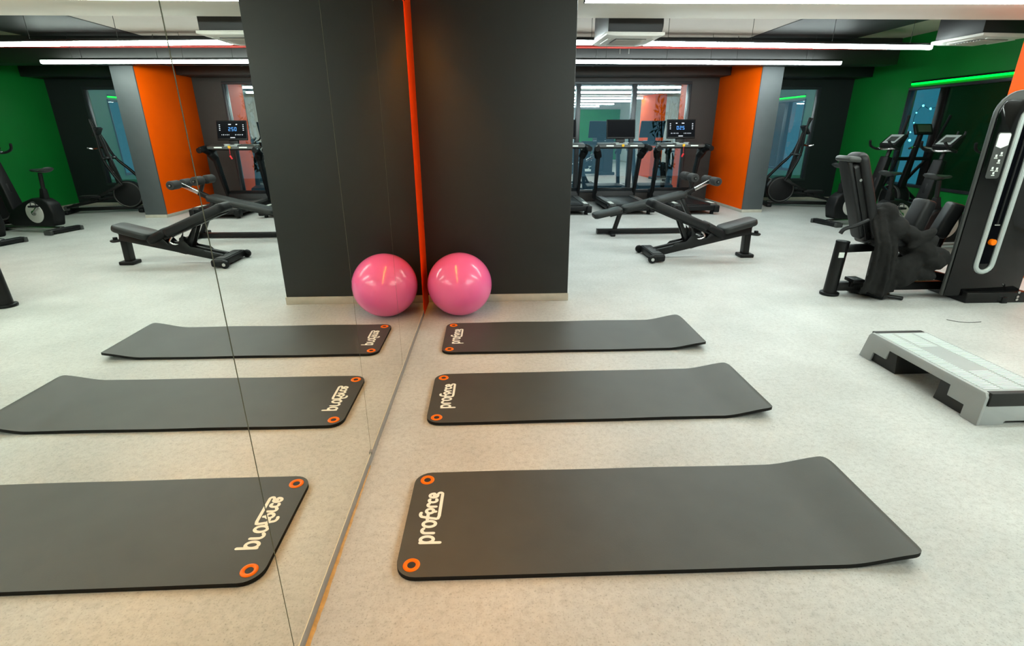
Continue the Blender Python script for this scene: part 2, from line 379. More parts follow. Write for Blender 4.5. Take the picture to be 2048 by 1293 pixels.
# ------------------------------------------------------------------ ceiling services
r = mesh_obj('air_duct', bx(.05, XR-.75, 9.60, 9.935, 2.545, 2.95), 'duct_dark', bevel=.01); tag(r, 'long dark air duct hanging across the room above the treadmills', 'duct')
for x in (1.2, 2.4, 3.6, 4.8, 6.0): mesh_obj('seam_flange', bx(x-.015, x+.015, 9.592, 9.94, 2.537, 2.958), 'duct_dark', r, bevel=.003)
for x in (2.0, 4.2, 6.4): mesh_obj('hanger_rod', bx(x-.006, x+.006, 9.76, 9.772, 2.95, ZC), 'wire_dark', r)
r = mesh_obj('air_duct', bx(4.955, 6.76, 6.06, 9.58, 2.935, ZC-.002), 'black_paint', bevel=.006); tag(r, 'flat black duct panel running along the ceiling toward the windows', 'duct')
r = thing('sprinkler_pipe', 'thin red sprinkler pipe running across under the dark duct', 'pipe', (0, 9.42, 2.78))
P('pipe', lambda bm: cyl(bm, (.3, 0, 0), (7.3, .1, 0), .022, 12), 'pipe_red', r)
for x in (2.0, 3.4, 4.7): P('hanger', lambda bm: cyl(bm, (x, .02, .02), (x, .02, .163), .005, 6), 'wire_dark', r)
for x in (2.75, 2.9): P('sprinkler_head', lambda bm: cyl(bm, (x, .03, -.02), (x, .03, -.1), .008, 8), 'steel', r)
def cassette(loc, rz, sx, sy, label):
    r = thing('ceiling_cassette', label, 'air conditioner', loc, rz, 'ceiling cassettes')
    P('body', lambda bm: box(bm, (0, 0, .165), (sx*.94, sy*.9, .27)), 'duct_dark', r, .006)
    def frame(bm):
        prism(bm, [(-sx/2, 0), (-sx/2, .03), (sx/2, .03), (sx/2, 0), (sx/2-.1, -.012), (-sx/2+.1, -.012)], 'y', -sy/2, sy/2)
    P('panel', frame, 'white_plastic', r, .004)
    g = P('grille', lambda bm: box(bm, (0, 0, -.014), (sx*.55, sy*.5, .008)), 'plastic_grey', r, .002)
    for k in range(9): P('slat', lambda bm: box(bm, (0, -sy*.23+sy*.46*k/8, -.021), (sx*.52, .012, .008)), 'white_plastic', g)
    for s in (-1, 1):
        P('louver', lambda bm: box(bm, (0, s*sy*.37, -.014), (sx*.55, sy*.08, .008), (s*.15, 0, 0)), 'white_plastic', r, .002)
        P('louver', lambda bm: box(bm, (s*sx*.37, 0, -.010), (sx*.08, sy*.5, .008), (0, s*.15, 0)), 'white_plastic', r, .002)
    P('cable', lambda bm: tube(bm, smooth_path([(sx*.47, -sy*.3, .28), (sx*.53, -sy*.3, .18), (sx*.52, -sy*.28, .06), (sx*.44, -sy*.2, .04)]), .006, 6), 'wire_dark', r)
    for sxx in (-1, 1):
        for syy in (-1, 1): P('hanger_rod', lambda bm: cyl(bm, (sxx*sx*.45, syy*sy*.43, .2), (sxx*sx*.45, syy*sy*.43, (2.943 if loc[0] < 4 else ZC-.001)-loc[2]), .006, 6), 'wire_dark', r)
cassette((2.23, 6.86, 2.50), math.radians(2), .66, .78, 'white ceiling cassette in front of the light strip near the dark pillar')
cassette((6.87, 7.20, 2.56), math.radians(5), .72, .72, 'white ceiling cassette at the right near the green wall')
r = thing('smoke_detector', 'small black detector on the ceiling beside the near cassette', 'detector', (2.72, 7.0, 2.944))
P('base', lambda bm: cyl(bm, (0, 0, 0), (0, 0, -.03), .05, 20), 'frame_black', r, .004); P('sensor', lambda bm: cyl(bm, (0, 0, -.03), (0, 0, -.05), .03, 16), 'plastic_black', r, .003)

# ------------------------------------------------------------------ exercise ball
r = thing('exercise_ball', 'glossy pink exercise ball in the corner between mirror and pillar', 'ball', (.318, 4.285, 0))
bm = bmesh.new(); bmesh.ops.create_uvsphere(bm, u_segments=64, v_segments=40, radius=.274)
for v in bm.verts: v.co.z = v.co.z*(.985 if v.co.z > 0 else .975)+.266
mesh_obj('ball', bm, 'ball_pink', r, sharp=80)
P('valve_plug', lambda bm: cyl(bm, (.14, .20, .40), (.146, .208, .405), .012, 14), 'ball_plug', r)

# ------------------------------------------------------------------ mats with lettering
def stroke(bm, pts, w, z, n=5):
    """flat rounded ribbon of half width w"""
    pts = [V((p[0], p[1], 0)) for p in pts]; L = len(pts); left, right = [], []
    for i, p in enumerate(pts):
        d = pts[min(i+1, L-1)]-pts[max(i-1, 0)]; d.normalize(); s = V((-d.y, d.x, 0))
        left.append(p+s*w); right.append(p-s*w)
    d0 = (pts[0]-pts[1]).normalized(); d1 = (pts[-1]-pts[-2]).normalized()
    def cap(c, d): 
        a0 = math.atan2(d.y, d.x)
        return [c+V((math.cos(a0-PI/2+PI*k/n), math.sin(a0-PI/2+PI*k/n), 0))*w for k in range(1, n)]
    for i in range(L-1):
        vs = [bm.verts.new((q.x, q.y, z)) for q in (left[i], right[i], right[i+1], left[i+1])]; bm.faces.new(vs)
    for c, d in ((pts[0], d0), (pts[-1], d1)):
        ring = cap(c, d); a = V((-d.y, d.x, 0))
        vs = [bm.verts.new((q.x, q.y, z)) for q in [c-a*w]+ring+[c+a*w]]; bm.faces.new(vs)
def logo(bm, tf, z):
    w = .0068
    def S(pts): stroke(bm, [tf(*p) for p in pts], w, z)
    def oval(cx, cy, rx, ry, a0=0, a1=360, n=20): return [(cx+rx*math.cos(math.radians(a0+(a1-a0)*k/n)), cy+ry*math.sin(math.radians(a0+(a1-a0)*k/n))) for k in range(n+1)]
    # units: metres along the word (u), across (v)
    S([(.007, .050), (.007, -.032)]); S(oval(.023, .024, .016, .027, 180, -180))            # p
    S([(.056, .000), (.056, .034)]); S(oval(.070, .034, .014, .017, 180, 40))                 # r
    S(oval(.106, .024, .016, .027))                                                           # o
    S([(.134, -.004), (.140, .030), (.146, .056)]); S(oval(.162, .056, .016, .014, 180, 60)); S([(.130, .036), (.160, .036)])   # f
    S(oval(.180, .030, .013, .016, -70, 250)); S([(.176, .004), (.176, .016)])                # o with stem
    S([(.206, .006), (.206, .030)]); S(oval(.217, .030, .011, .014, 180, 40))                 # r
    S(oval(.245, .024, .012, .018, 60, 300))                                                  # c
    S([(.264, .022), (.288, .022)]); S(oval(.276, .024, .013, .018, 0, 300))                  # e
    S([(.136, -.010), (.150, -.014), (.280, -.016)]); S(oval(.284, -.006, .010, .010, -90, 60))   # underline swoosh
def make_mat(loc, rz, seed, label, curl=.042, Lx=1.93):
    rnd = random.Random(seed); Wd = .60; T = .018
    r = thing('exercise_mat', label, 'mat', loc, rz, 'black exercise mats on the floor')
    def zoff(x, y):
        t = max(0, (x-(Lx-.30))/.30); c = curl*t*t*(3-2*t)
        c -= .012*max(0, (x-(Lx-.04))/.04)**2
        return c+.0015*math.sin(x*9+seed)*math.sin(y*6+seed*2)+.0018
    nx, ny = 96, 26; R = .075; hr = .0145
    holes = [(.055, -Wd/2+.055), (.055, Wd/2-.055)]
    bm = bmesh.new()
    def fit(x, y):
        # rounded corners: squeeze the grid toward the corner arcs
        yy = abs(y); half = Wd/2
        for cx, sgn in ((R, -1), (Lx-R*.7, 1)):
            rr = R if sgn < 0 else R*.7
            dx = (x-cx)*sgn
            if dx > 0:
                lim = half-rr+math.sqrt(max(rr*rr-dx*dx, 0))
                y = y*lim/half
        return x, y
    xs = [0, .002, .006, .012, .02, .03, .042, .055]+[.055+(Lx-.055-.055)*k/(nx-1) for k in range(1, nx)]+[Lx-.042, Lx-.03, Lx-.02, Lx-.01, Lx-.004, Lx]
    top, bot = [], []
    for x in xs:
        a, b = [], []
        for j in range(ny+1):
            y = -Wd/2+Wd*j/ny; px, py = fit(x, y); z = zoff(px, py)
            a.append(bm.verts.new((px, py, z+T))); b.append(bm.verts.new((px, py, z)))
        top.append(a); bot.append(b)
    n = len(xs)
    for i in range(n-1):
        for j in range(ny):
            bm.faces.new((top[i][j], top[i+1][j], top[i+1][j+1], top[i][j+1])); bm.faces.new((bot[i][j], bot[i][j+1], bot[i+1][j+1], bot[i+1][j]))
        bm.faces.new((top[i][0], bot[i][0], bot[i+1][0], top[i+1][0])); bm.faces.new((top[i][ny], top[i+1][ny], bot[i+1][ny], bot[i][ny]))
    for j in range(ny):
        bm.faces.new((top[0][j], top[0][j+1], bot[0][j+1], bot[0][j])); bm.faces.new((top[-1][j], bot[-1][j], bot[-1][j+1], top[-1][j+1]))
    fs = mesh_obj('foam_sheet', bm, 'mat_foam', r, sharp=50); fs.data.materials.append(MATS['mat_foam_shaded'])
    for f in fs.data.polygons:
        if f.normal.z < .3: f.material_index = 1
    for hx, hy in holes:
        z = zoff(hx, hy)+T
        def ring(bm):
            prof = [(.0145, -.004), (.0150, .0005), (.0185, .0030), (.024, .0038), (.029, .0030), (.0315, .0002), (.0315, -.004)]; N = 32
            rows = [[bm.verts.new((hx+q*math.cos(2*PI*k/N), hy+q*math.sin(2*PI*k/N), z+h)) for k in range(N)] for q, h in prof]
            for a, b in zip(rows, rows[1:]):
                for k in range(N): bm.faces.new((a[k], a[(k+1) % N], b[(k+1) % N], b[k]))
        e = P('eyelet', ring, 'eyelet_orange', r, sharp=60)
        P('hole', lambda bm: cyl(bm, (hx, hy, z-.004), (hx, hy, z+.0009), .0146, 24), 'step_dark', e)
    # the word reads along +y, its top toward -x
    bm = bmesh.new(); logo(bm, lambda u, v: (.118-v*.92, -.146+u*1.02), 0)
    for v in bm.verts: v.co.z = zoff(v.co.x, v.co.y)+T+.0007
    lt = mesh_obj('lettering', bm, 'print_white', r); lt['label'] = 'white word proforce'
    return r
make_mat((.236, 1.712, 0), math.radians(-.3), 1, 'black exercise mat nearest the viewer, largest in the picture')
make_mat((.224, 2.745, 0), math.radians(.3), 2, 'middle one of the three black exercise mats')
make_mat((.224, 3.696, 0), math.radians(.2), 3, 'farthest black exercise mat, the one beside the pink ball')

# ------------------------------------------------------------------ step platform
def step():
    r = thing('step_platform', 'light grey aerobic step platform with dark risers at the right edge', 'step', (3.19, 2.32, 0), 0)
    Lx, Ly, H = .44, .945, .182; ins = .028
    side = [(0, 0), (.105, 0), (.112, .066), (.225, .066), (.232, .128), (Ly-.232, .128), (Ly-.225, .066), (Ly-.112, .066), (Ly-.105, 0), (Ly, 0), (Ly-.018, H-.022), (Ly-.035, H), (.035, H), (.018, H-.022)]
    # shell: left and right side skirts, top deck, end walls
    def skirt(s):
        def f(bm):
            out = []
            for (y, z) in side: out.append((y, z))
            A, B = [], []
            for y, z in out:
                x = ins*z/H if s < 0 else Lx-ins*z/H
                A.append(bm.verts.new((x, y, z))); B.append(bm.verts.new((x+(.018 if s < 0 else -.018), y, z)))
            n = len(A); bm.faces.new(A); bm.faces.new(B[::-1])
            for k in range(n): bm.faces.new((A[k], B[k], B[(k+1) % n], A[(k+1) % n]))
        return f
    P('side_skirt', skirt(-1), 'step_grey', r, .004); P('side_skirt', skirt(1), 'step_grey', r, .004)
    P('deck', lambda bm: prism(bm, [(ins-.002, H-.028), (ins-.002, H-.010), (ins+.010, H), (Lx-ins-.010, H), (Lx-ins+.002, H-.010), (Lx-ins+.002, H-.028)], 'y', .030, Ly-.030), 'step_grey', r, .005, 3)
    def end(y, s):
        def f(bm):
            pts = [(.004, 0), (.15, 0), (.155, .014), (.165, .022), (Lx-.165, .022), (Lx-.155, .014), (Lx-.15, 0), (Lx-.004, 0), (Lx-ins+.004, H-.075), (ins-.004, H-.075)]
            prism(bm, pts, 'y', y, y+s*.016)
            # shear the wall so it leans with the skirt
            for v in bm.verts: v.co.y += s*.018*v.co.z/(H-.022)
        return f
    P('end_wall', end(.002, 1), 'step_grey', r, .002); P('end_wall', end(Ly-.002, -1), 'step_grey', r, .002)
    def cap(s):
        def f(bm):
            y = .012 if s > 0 else Ly-.012
            prism(bm, [(ins+.018, H-.075), (Lx-ins-.018, H-.075), (Lx-ins-.018, H+.003), (ins+.018, H+.003)], 'y', y, y+s*.036)
        return f
    P('rubber_edge', cap(1), 'step_dark', r, .004); P('rubber_edge', cap(-1), 'step_dark', r, .004)
    for s in (0, 1):
        def ris(bm):
            pts = [(.022, 0), (.318, 0), (.306, .070), (.300, .145), (.022, .145)]
            if s: pts = [(Ly-a, b) for a, b in pts]
            prism(bm, pts, 'x', .022, Lx-.022)
        P('riser_block', ris, 'step_dark', r, .004)
    # embossed ribs, both sides of a plain oval in the middle
    bm = bmesh.new(); n = 46
    for k in range(n):
        y = .075+(Ly-.15)*k/(n-1)
        for x0, x1 in ((ins+.022, ins+.115), (Lx-ins-.115, Lx-ins-.022)): box(bm, ((x0+x1)/2, y, H+.001), (x1-x0, .008, .004))
        d = abs(k-(n-1)/2)/(n/2)
        if d > .45: box(bm, (Lx/2, y, H+.0008), (.12, .007, .003))
    o = mesh_obj('tread_ribs', bm, 'step_rib', r); o['kind'] = 'stuff'
step()

# ------------------------------------------------------------------ pads
def pad(name, parent, p, q, width, thick, material, bevel=.03, axis_y=True, w2=None):
    """upholstered slab whose centre line runs p->q in the xz plane, width along y"""
    p, q = V(p), V(q); d = q-p; L = d.length; mid = (p+q)/2; a = math.atan2(d.z, d.x)
    bm = bmesh.new()
    w2 = w2 or width
    vs = box(bm, (0, 0, 0), (L, width, thick))
    for v in vs:
        if v.co.x > 0: v.co.y *= w2/width
    bmesh.ops.bevel(bm, geom=[e for e in bm.edges if abs((e.verts[0].co-e.verts[1].co).z) > thick*.5], offset=min(.07, width*.28), segments=5, affect='EDGES', profile=.5)
    finish(bm, bevel, 3, 60)
    m = Matrix.Translation(mid) @ Matrix.Rotation(-a, 4, 'Y')
    bm.transform(m)
    return mesh_obj(name, bm, material, parent, done=True)

# ------------------------------------------------------------------ benches
def incline_bench():
    r = thing('weight_bench', 'adjustable black weight bench with raised backrest in front', 'bench', (3.10, 6.30, 0), 0)
    X = -3.10
    def p(x, y, z): return (x+X, y, z)
    f = P('front_foot', lambda bm: box(bm, p(2.60, 0, .058), (.15, .60, .085)), 'plastic_black', r, .022, 3)
    P('foot_cover', lambda bm: box(bm, p(2.595, 0, .102), (.11, .46, .012)), 'vinyl_grey', f, .004)
    for s in (-1, 1):
        w = P('transport_wheel', lambda bm: cyl(bm, p(2.515, s*.27, .048), p(2.515, s*.315, .048), .048, 22), 'plastic_black', r, .006)
        P('hub', lambda bm: cyl(bm, p(2.515, s*.316, .048), p(2.515, s*.322, .048), .02, 14), 'steel', w)
        P('main_rail', lambda bm: beam(bm, p(2.63, s*.065, .075), p(3.78, s*.065, .345), .045, .085), 'frame_black', r, .008)
        P('side_plate', lambda bm: prism(bm, [(2.78+X, .13), (2.84+X, .19), (2.98+X, .22), (3.04+X, .30), (3.02+X, .40), (3.10+X, .28), (3.22+X, .25), (3.30+X, .36), (3.42+X, .34), (3.44+X, .25), (3.05+X, .13)], 'y', s*.095-.004, s*.095+.004), 'frame_black', r, .002)
    P('rear_post', lambda bm: beam(bm, p(3.775, 0, .02), p(3.765, 0, .42), .11, .075, (1, 0, 0)), 'frame_black', r, .014, 3)
    P('rear_foot', lambda bm: box(bm, p(3.78, 0, .022), (.17, .17, .044)), 'plastic_black', r, .012, 3)
    P('grab_handle', lambda bm: tube(bm, smooth_path([p(3.80, -.05, .29), p(3.88, -.05, .28), p(3.92, -.03, .285), p(3.92, .03, .285), p(3.88, .05, .28), p(3.80, .05, .29)]), .012, 10), 'frame_black', r)
    P('rear_knob', lambda bm: cyl(bm, p(3.885, 0, .292), p(3.885, 0, .325), .025, 16), 'plastic_black', r, .004)
    b = pad('backrest', r, p(2.50, 0, .685), p(3.24, 0, .38), .30, .105, 'vinyl_black', .030)
    P('backrest_panel', lambda bm: beam(bm, p(2.55, 0, .607), p(3.26, 0, .315), .20, .03), 'frame_black', r, .006)
    pad('lumbar_pad', r, p(3.20, 0, .415), p(3.46, 0, .275), .27, .10, 'plastic_black', .034)
    pad('seat', r, p(3.42, 0, .335), p(3.84, 0, .455), .31, .08, 'vinyl_grey', .026, w2=.27)
    P('seat_bracket', lambda bm: beam(bm, p(3.45, 0, .29), p(3.80, 0, .39), .12, .03), 'frame_black', r, .004)
    for s in (-1, 1):
        P('support_strut', lambda bm: beam(bm, p(2.87, s*.05, .52), p(3.01, s*.05, .20), .022, .038, (1, 0, 0)), 'frame_black', r, .005)
    P('adjust_arm', lambda bm: tube(bm, smooth_path([p(3.04, -.08, .27), p(3.14, -.09, .25), p(3.20, -.09, .28), p(3.16, -.09, .34)]), .012, 8), 'steel', r)
    P('adjust_knob', lambda bm: cyl(bm, p(3.06, -.10, .305), p(3.06, -.03, .305), .03, 14), 'plastic_black', r, .006)
incline_bench()
def situp_bench():
    r = thing('situp_bench', 'long slanted sit-up bench with foam ankle rollers behind the front bench', 'bench', (3.0, 7.90, 0), 0)
    X = -3.0
    def p(x, y, z): return (x+X, y, z)
    P('base_rail', lambda bm: beam(bm, p(2.22, 0, .045), p(3.86, 0, .045), .07, .07), 'frame_black', r, .008)
    P('end_cap', lambda bm: box(bm, p(2.215, 0, .045), (.012, .075, .075)), 'plastic_grey', r, .003)
    P('rear_foot', lambda bm: box(bm, p(3.80, 0, .035), (.09, .62, .07)), 'frame_black', r, .014, 3)
    P('front_foot', lambda bm: box(bm, p(2.42, 0, .02), (.07, .46, .04)), 'frame_black', r, .010, 3)
    P('front_post', lambda bm: beam(bm, p(2.48, 0, .06), p(2.56, 0, .33), .06, .06, (1, 0, 0)), 'frame_black', r, .008)
    P('rear_post', lambda bm: beam(bm, p(3.74, 0, .06), p(3.46, 0, .57), .07, .06, (1, 0, 0)), 'frame_black', r, .008)
    P('pad_rail', lambda bm: beam(bm, p(2.40, 0, .285), p(3.56, 0, .565), .07, .05), 'frame_black', r, .006)
    pad('head_pad', r, p(2.14, 0, .275), p(2.575, 0, .375), .30, .075, 'vinyl_grey', .026)
    pad('back_pad', r, p(2.585, 0, .378), p(3.53, 0, .605), .30, .075, 'vinyl_grey', .026)
    P('roller_arm', lambda bm: beam(bm, p(3.40, 0, .53), p(3.90, 0, .79), .045, .055), 'steel', r, .006)
    P('arm_sleeve', lambda bm: beam(bm, p(3.36, 0, .51), p(3.66, 0, .666), .06, .07), 'frame_black', r, .008)
    P('roller_post', lambda bm: beam(bm, p(3.64, 0, .65), p(3.56, 0, .84), .045, .045, (1, 0, 0)), 'frame_black', r, .006)
    for cx, cz in ((3.56, .845), (3.90, .79)):
        P('roller_bar', lambda bm: cyl(bm, p(cx, -.27, cz), p(cx, .27, cz), .014, 12), 'steel', r)
        for s in (-1, 1):
            o = P('foam_roller', lambda bm: cyl(bm, p(cx, s*.055, cz), p(cx, s*.255, cz), .062, 24), 'foam_roller', r, .014, 3)
            P('cap', lambda bm: cyl(bm, p(cx, s*.254, cz), p(cx, s*.262, cz), .026, 16), 'plastic_black', o)
situp_bench()

# ------------------------------------------------------------------ treadmills
def treadmill(loc, label, lit):
    r = thing('treadmill', label, 'treadmill', loc, 0, 'treadmills facing the window')
    P('deck_frame', lambda bm: box(bm, (0, .80, .125), (.84, 1.62, .10)), 'plastic_black', r, .02, 3)
    P('belt', lambda bm: box(bm, (0, .76, .182), (.56, 1.46, .022)), 'vinyl_black', r, .006)
    for s in (-1, 1):
        q = P('side_rail', lambda bm: prism(bm, [(.0, .165), (.0, .185), (.05, .205), (1.45, .205), (1.5, .165)], 'x', s*.345-.062, s*.345+.062), 'plastic_grey', r, .006)
        P('rail_label', lambda bm: box(bm, (s*.35, .22, .2065), (.075, .30, .002)), 'sticker_white', q)
        P('rear_cap', lambda bm: box(bm, (s*.40, .03, .11), (.10, .13, .13)), 'plastic_black', r, .02, 3)
        P('foot', lambda bm: cyl(bm, (s*.36, .10, 0), (s*.36, .10, .09), .035, 14), 'plastic_black', r, .004)
        P('upright', lambda bm: beam(bm, (s*.41, 1.50, .14), (s*.43, 1.22, 1.14), .055, .11, (0, 1, 0), .07, .16), 'plastic_black', r, .014, 3)
        P('arm', lambda bm: tube(bm, smooth_path([(s*.43, 1.24, 1.00), (s*.47, 1.16, 1.10), (s*.50, 1.02, 1.17), (s*.52, .86, 1.16)]), [.075]*7+[.06]*6+[.05]*6, 12), 'plastic_black', r)
        P('hand_grip', lambda bm: tube(bm, smooth_path([(s*.44, 1.20, 1.21), (s*.49, 1.05, 1.225), (s*.51, .88, 1.20)]), .024, 10), 'vinyl_black', r)
    P('rear_bar', lambda bm: cyl(bm, (-.34, .03, .12), (.34, .03, .12), .03, 14), 'plastic_grey', r)
    P('brand_stripe', lambda bm: box(bm, (.425, .30, .15), (.004, .42, .03)), 'brand_green', r)
    P('motor_hood', lambda bm: prism(bm, [(1.38, .17), (1.43, .30), (1.56, .35), (1.78, .30), (1.83, .10), (1.38, .08)], 'x', -.41, .41), 'plastic_black', r, .02, 3)
    c = P('console_bar', lambda bm: prism(bm, [(1.04, 1.18), (1.06, 1.235), (1.30, 1.27), (1.32, 1.20), (1.16, 1.15)], 'x', -.46, .46), 'plastic_grey', r, .012, 3)
    for s in (-1, 1):
        P('speaker_bar', lambda bm: box(bm, (s*.24, 1.045, 1.21), (.15, .012, .026)), 'sticker_white', c, .003)
        P('cup_rim', lambda bm: tube(bm, [(s*.10+.05*math.cos(t*PI/8), 1.14+.05*math.sin(t*PI/8), 1.262) for t in range(16)], .010, 8, True), 'silver_plastic', c)
    P('button_panel', lambda bm: box(bm, (0, 1.085, 1.245), (.24, .07, .014), (.35, 0, 0)), 'silver_plastic', c, .004)
    P('safety_key', lambda bm: cyl(bm, (0.02, 1.03, 1.215), (0.02, 1.045, 1.218), .028, 18), 'safety_yellow', r, .003)
    if lit:
        P('safety_cord', lambda bm: tube(bm, smooth_path([(.02, 1.03, 1.20), (.015, 1.02, 1.13), (.02, 1.02, 1.08)]), .004, 6), 'safety_red', r)
        P('safety_clip', lambda bm: box(bm, (.01, 1.02, 1.03), (.035, .015, .075), (0, .5, 0)), 'safety_red', r, .006)
    sc = P('screen_housing', lambda bm: box(bm, (0, 0, 0), (.58, .035, .37)), 'plastic_black', r, .01, 3)
    tilt = Matrix.Translation((0, 1.24, 1.52)) @ Matrix.Rotation(math.radians(-12), 4, 'X')
    sc.matrix_local = tilt
    P('screen_glass', lambda bm: box(bm, (0, -.0185, .006), (.55, .003, .32)), 'screen_black', sc)
    P('screen_neck', lambda bm: beam(bm, (0, 1.22, 1.24), (0, 1.26, 1.40), .18, .05, (0, 1, 0)), 'plastic_black', r, .01)
    if lit:
        rnd = random.Random(5)
        def marks(bm):
            for s in (-1, 1):
                for k in range(4): box(bm, (s*.225, -.0208, .10-.033*k), (.022, .001, .011))
            for x in (-.10, .03): box(bm, (x, -.0208, .108), (.03 if x < 0 else .05, .001, .016))
            for k in range(5): box(bm, (-.20+.033*k, -.0208, -.085), (.011, .001, .018-.006*(k % 2)))
            for k in range(5): box(bm, (.06+.033*k, -.0208, -.085), (.011, .001, .018-.006*((k+1) % 2)))
        P('display_icons', marks, 'display_white', sc)
        segs = {'0': 'abcdef', '2': 'abged', '5': 'afgcd'}
        for i, ch in enumerate('025'):
            def digit(bm):
                x0 = -.075+.058*i; w, h = .030, .030
                S = {'a': (x0, .02+h, w+.007, .007), 'g': (x0, .02, w+.007, .007), 'd': (x0, .02-h, w+.007, .007), 'f': (x0-w/2, .02+h/2, .007, h), 'b': (x0+w/2, .02+h/2, .007, h), 'e': (x0-w/2, .02-h/2, .007, h), 'c': (x0+w/2, .02-h/2, .007, h)}
                for g in segs[ch]:
                    a, b, ww, hh = S[g]; box(bm, (a, -.0208, b), (ww, .001, hh))
            P('display_digit', digit, 'display_blue', sc)
        P('display_bar', lambda bm: box(bm, (-.01, -.0208, -.138), (.09, .001, .012)), 'display_white', sc)
    return r
treadmill((4.43, 9.72, 0), 'treadmill beside the orange wall fin with its screen lit', True)
treadmill((3.22, 9.76, 0), 'middle treadmill with its screen off', False)
treadmill((2.03, 9.78, 0), 'treadmill half hidden by the dark pillar', False)

# ------------------------------------------------------------------ exercise bikes
def make_bike(loc, rz, label, seat_z=.95):
    r = thing('exercise_bike', label, 'exercise bike', loc, rz, 'exercise bikes beside the green wall')
    for name, x in (('rear_stabiliser', -.20), ('front_stabiliser', .92)):
        q = P(name, lambda bm: box(bm, (x, 0, .045), (.10, .54, .065)), 'plastic_black', r, .02, 3)
        for s in (-1, 1): P('end_foot', lambda bm: box(bm, (x, s*.255, .035), (.13, .05, .07)), 'plastic_grey', q, .01)
    P('base_rail', lambda bm: beam(bm, (-.18, 0, .065), (.92, 0, .065), .08, .05), 'steel', r, .008)
    def shroud(bm):
        out = [(-.16, .11)]+[(-.21, .30), (-.17, .46), (-.06, .53), (.12, .54), (.30, .48), (.46, .40), (.60, .32), (.70, .16), (.60, .09)]
        prism(bm, out, 'y', -.10, .10)
    P('shroud', shroud, 'plastic_black', r, .03, 3)
    d = P('chain_disc', lambda bm: cyl(bm, (.12, -.098, .315), (.12, -.112, .315), .155, 36), 'disc_white', r, .006)
    P('disc_hub', lambda bm: cyl(bm, (.12, -.111, .315), (.12, -.13, .315), .04, 18), 'steel', d, .004)
    for s, a in ((-1, 2.4), (1, 2.4+PI)):
        cx, cz = .12+.17*math.cos(a), .315+.17*math.sin(a); y = s*.135
        P('crank', lambda bm: beam(bm, (.12, y, .315), (cx, y, cz), .022, .032, (0, 1, 0)), 'steel', r, .006)
        q = P('pedal', lambda bm: box(bm, (cx, s*.195, cz), (.11, .09, .028)), 'plastic_black', r, .006)
        P('pedal_strap', lambda bm: tube(bm, smooth_path([(cx, s*.155, cz+.014), (cx, s*.17, cz+.06), (cx, s*.22, cz+.06), (cx, s*.235, cz+.014)]), .008, 6), 'plastic_grey', q)
    P('seat_sleeve', lambda bm: beam(bm, (-.02, 0, .50), (-.045, 0, .68), .10, .10, (0, 1, 0), .07, .07), 'plastic_black', r, .014)
    P('seat_post', lambda bm: cyl(bm, (-.04, 0, .62), (-.075, 0, seat_z-.06), .028, 16), 'frame_black', r)
    def seat(bm):
        st = [(-.17, .03, .03), (-.16, .10, .05), (-.10, .125, .058), (-.02, .10, .05), (.06, .05, .04), (.13, .03, .034), (.16, .015, .02)]
        rings = []
        for x, w, h in st: rings.append([bm.verts.new((x-.075, w*math.cos(2*PI*k/16), seat_z-.02+h*.6*math.sin(2*PI*k/16)+(.02 if x < -.1 else 0))) for k in range(16)])
        for a, b in zip(rings, rings[1:]):
            for k in range(16): bm.faces.new((a[k], a[(k+1) % 16], b[(k+1) % 16], b[k]))
        bm.faces.new(rings[0]); bm.faces.new(rings[-1][::-1])
    P('saddle', seat, 'vinyl_grey', r, sharp=60)
    P('head_tube', lambda bm: beam(bm, (.56, 0, .30), (.72, 0, 1.08), .13, .20, (0, 1, 0), .11, .15), 'plastic_black', r, .02, 3)
    P('handle_post', lambda bm: cyl(bm, (.70, 0, .95), (.76, 0, 1.22), .032, 16), 'frame_black', r)
    P('handlebar', lambda bm: tube(bm, smooth_path([(.50, -.17, 1.33), (.56, -.20, 1.25), (.70, -.21, 1.20), (.78, -.10, 1.20), (.79, 0, 1.20), (.78, .10, 1.20), (.70, .21, 1.20), (.56, .20, 1.25), (.50, .17, 1.33)]), .019, 10), 'vinyl_black', r)
    P('bar_clamp', lambda bm: tube(bm, smooth_path([(.70, -.16, 1.215), (.66, -.08, 1.205), (.655, 0, 1.20), (.66, .08, 1.205), (.70, .16, 1.215)]), .017, 10), 'steel', r)
    for s in (-1, 1): P('tri_bar', lambda bm: tube(bm, smooth_path([(.77, s*.06, 1.23), (.86, s*.06, 1.27), (.96, s*.055, 1.40), (.98, s*.05, 1.47)]), .016, 8), 'vinyl_black', r)
    c = P('console', lambda bm: prism(bm, [(.70, 1.22), (.665, 1.275), (.86, 1.43), (.90, 1.40), (.80, 1.22)], 'y', -.15, .15), 'plastic_black', r, .012, 3)
    P('console_screen', lambda bm: beam(bm, (.685, 0, 1.295), (.845, 0, 1.422), .22, .004), 'silver_plastic', c)
    P('console_lcd', lambda bm: beam(bm, (.715, 0, 1.319), (.805, 0, 1.390), .15, .006), 'plastic_grey', c)
    P('bottle_holder', lambda bm: cyl(bm, (.60, 0, .60), (.63, 0, .74), .045, 14), 'plastic_black', r, .004)
    return r
make_bike((6.40, 8.54, 0), math.radians(11), 'exercise bike farthest back beside the green wall, its whole flank reflected in the mirror', .97)
make_bike((6.48, 7.55, 0), math.radians(11), 'middle exercise bike behind the dark jacket, with a white disc', .92)
make_bike((6.40, 6.62, 0), math.radians(6), 'exercise bike just left of the weight machine tower', .95)

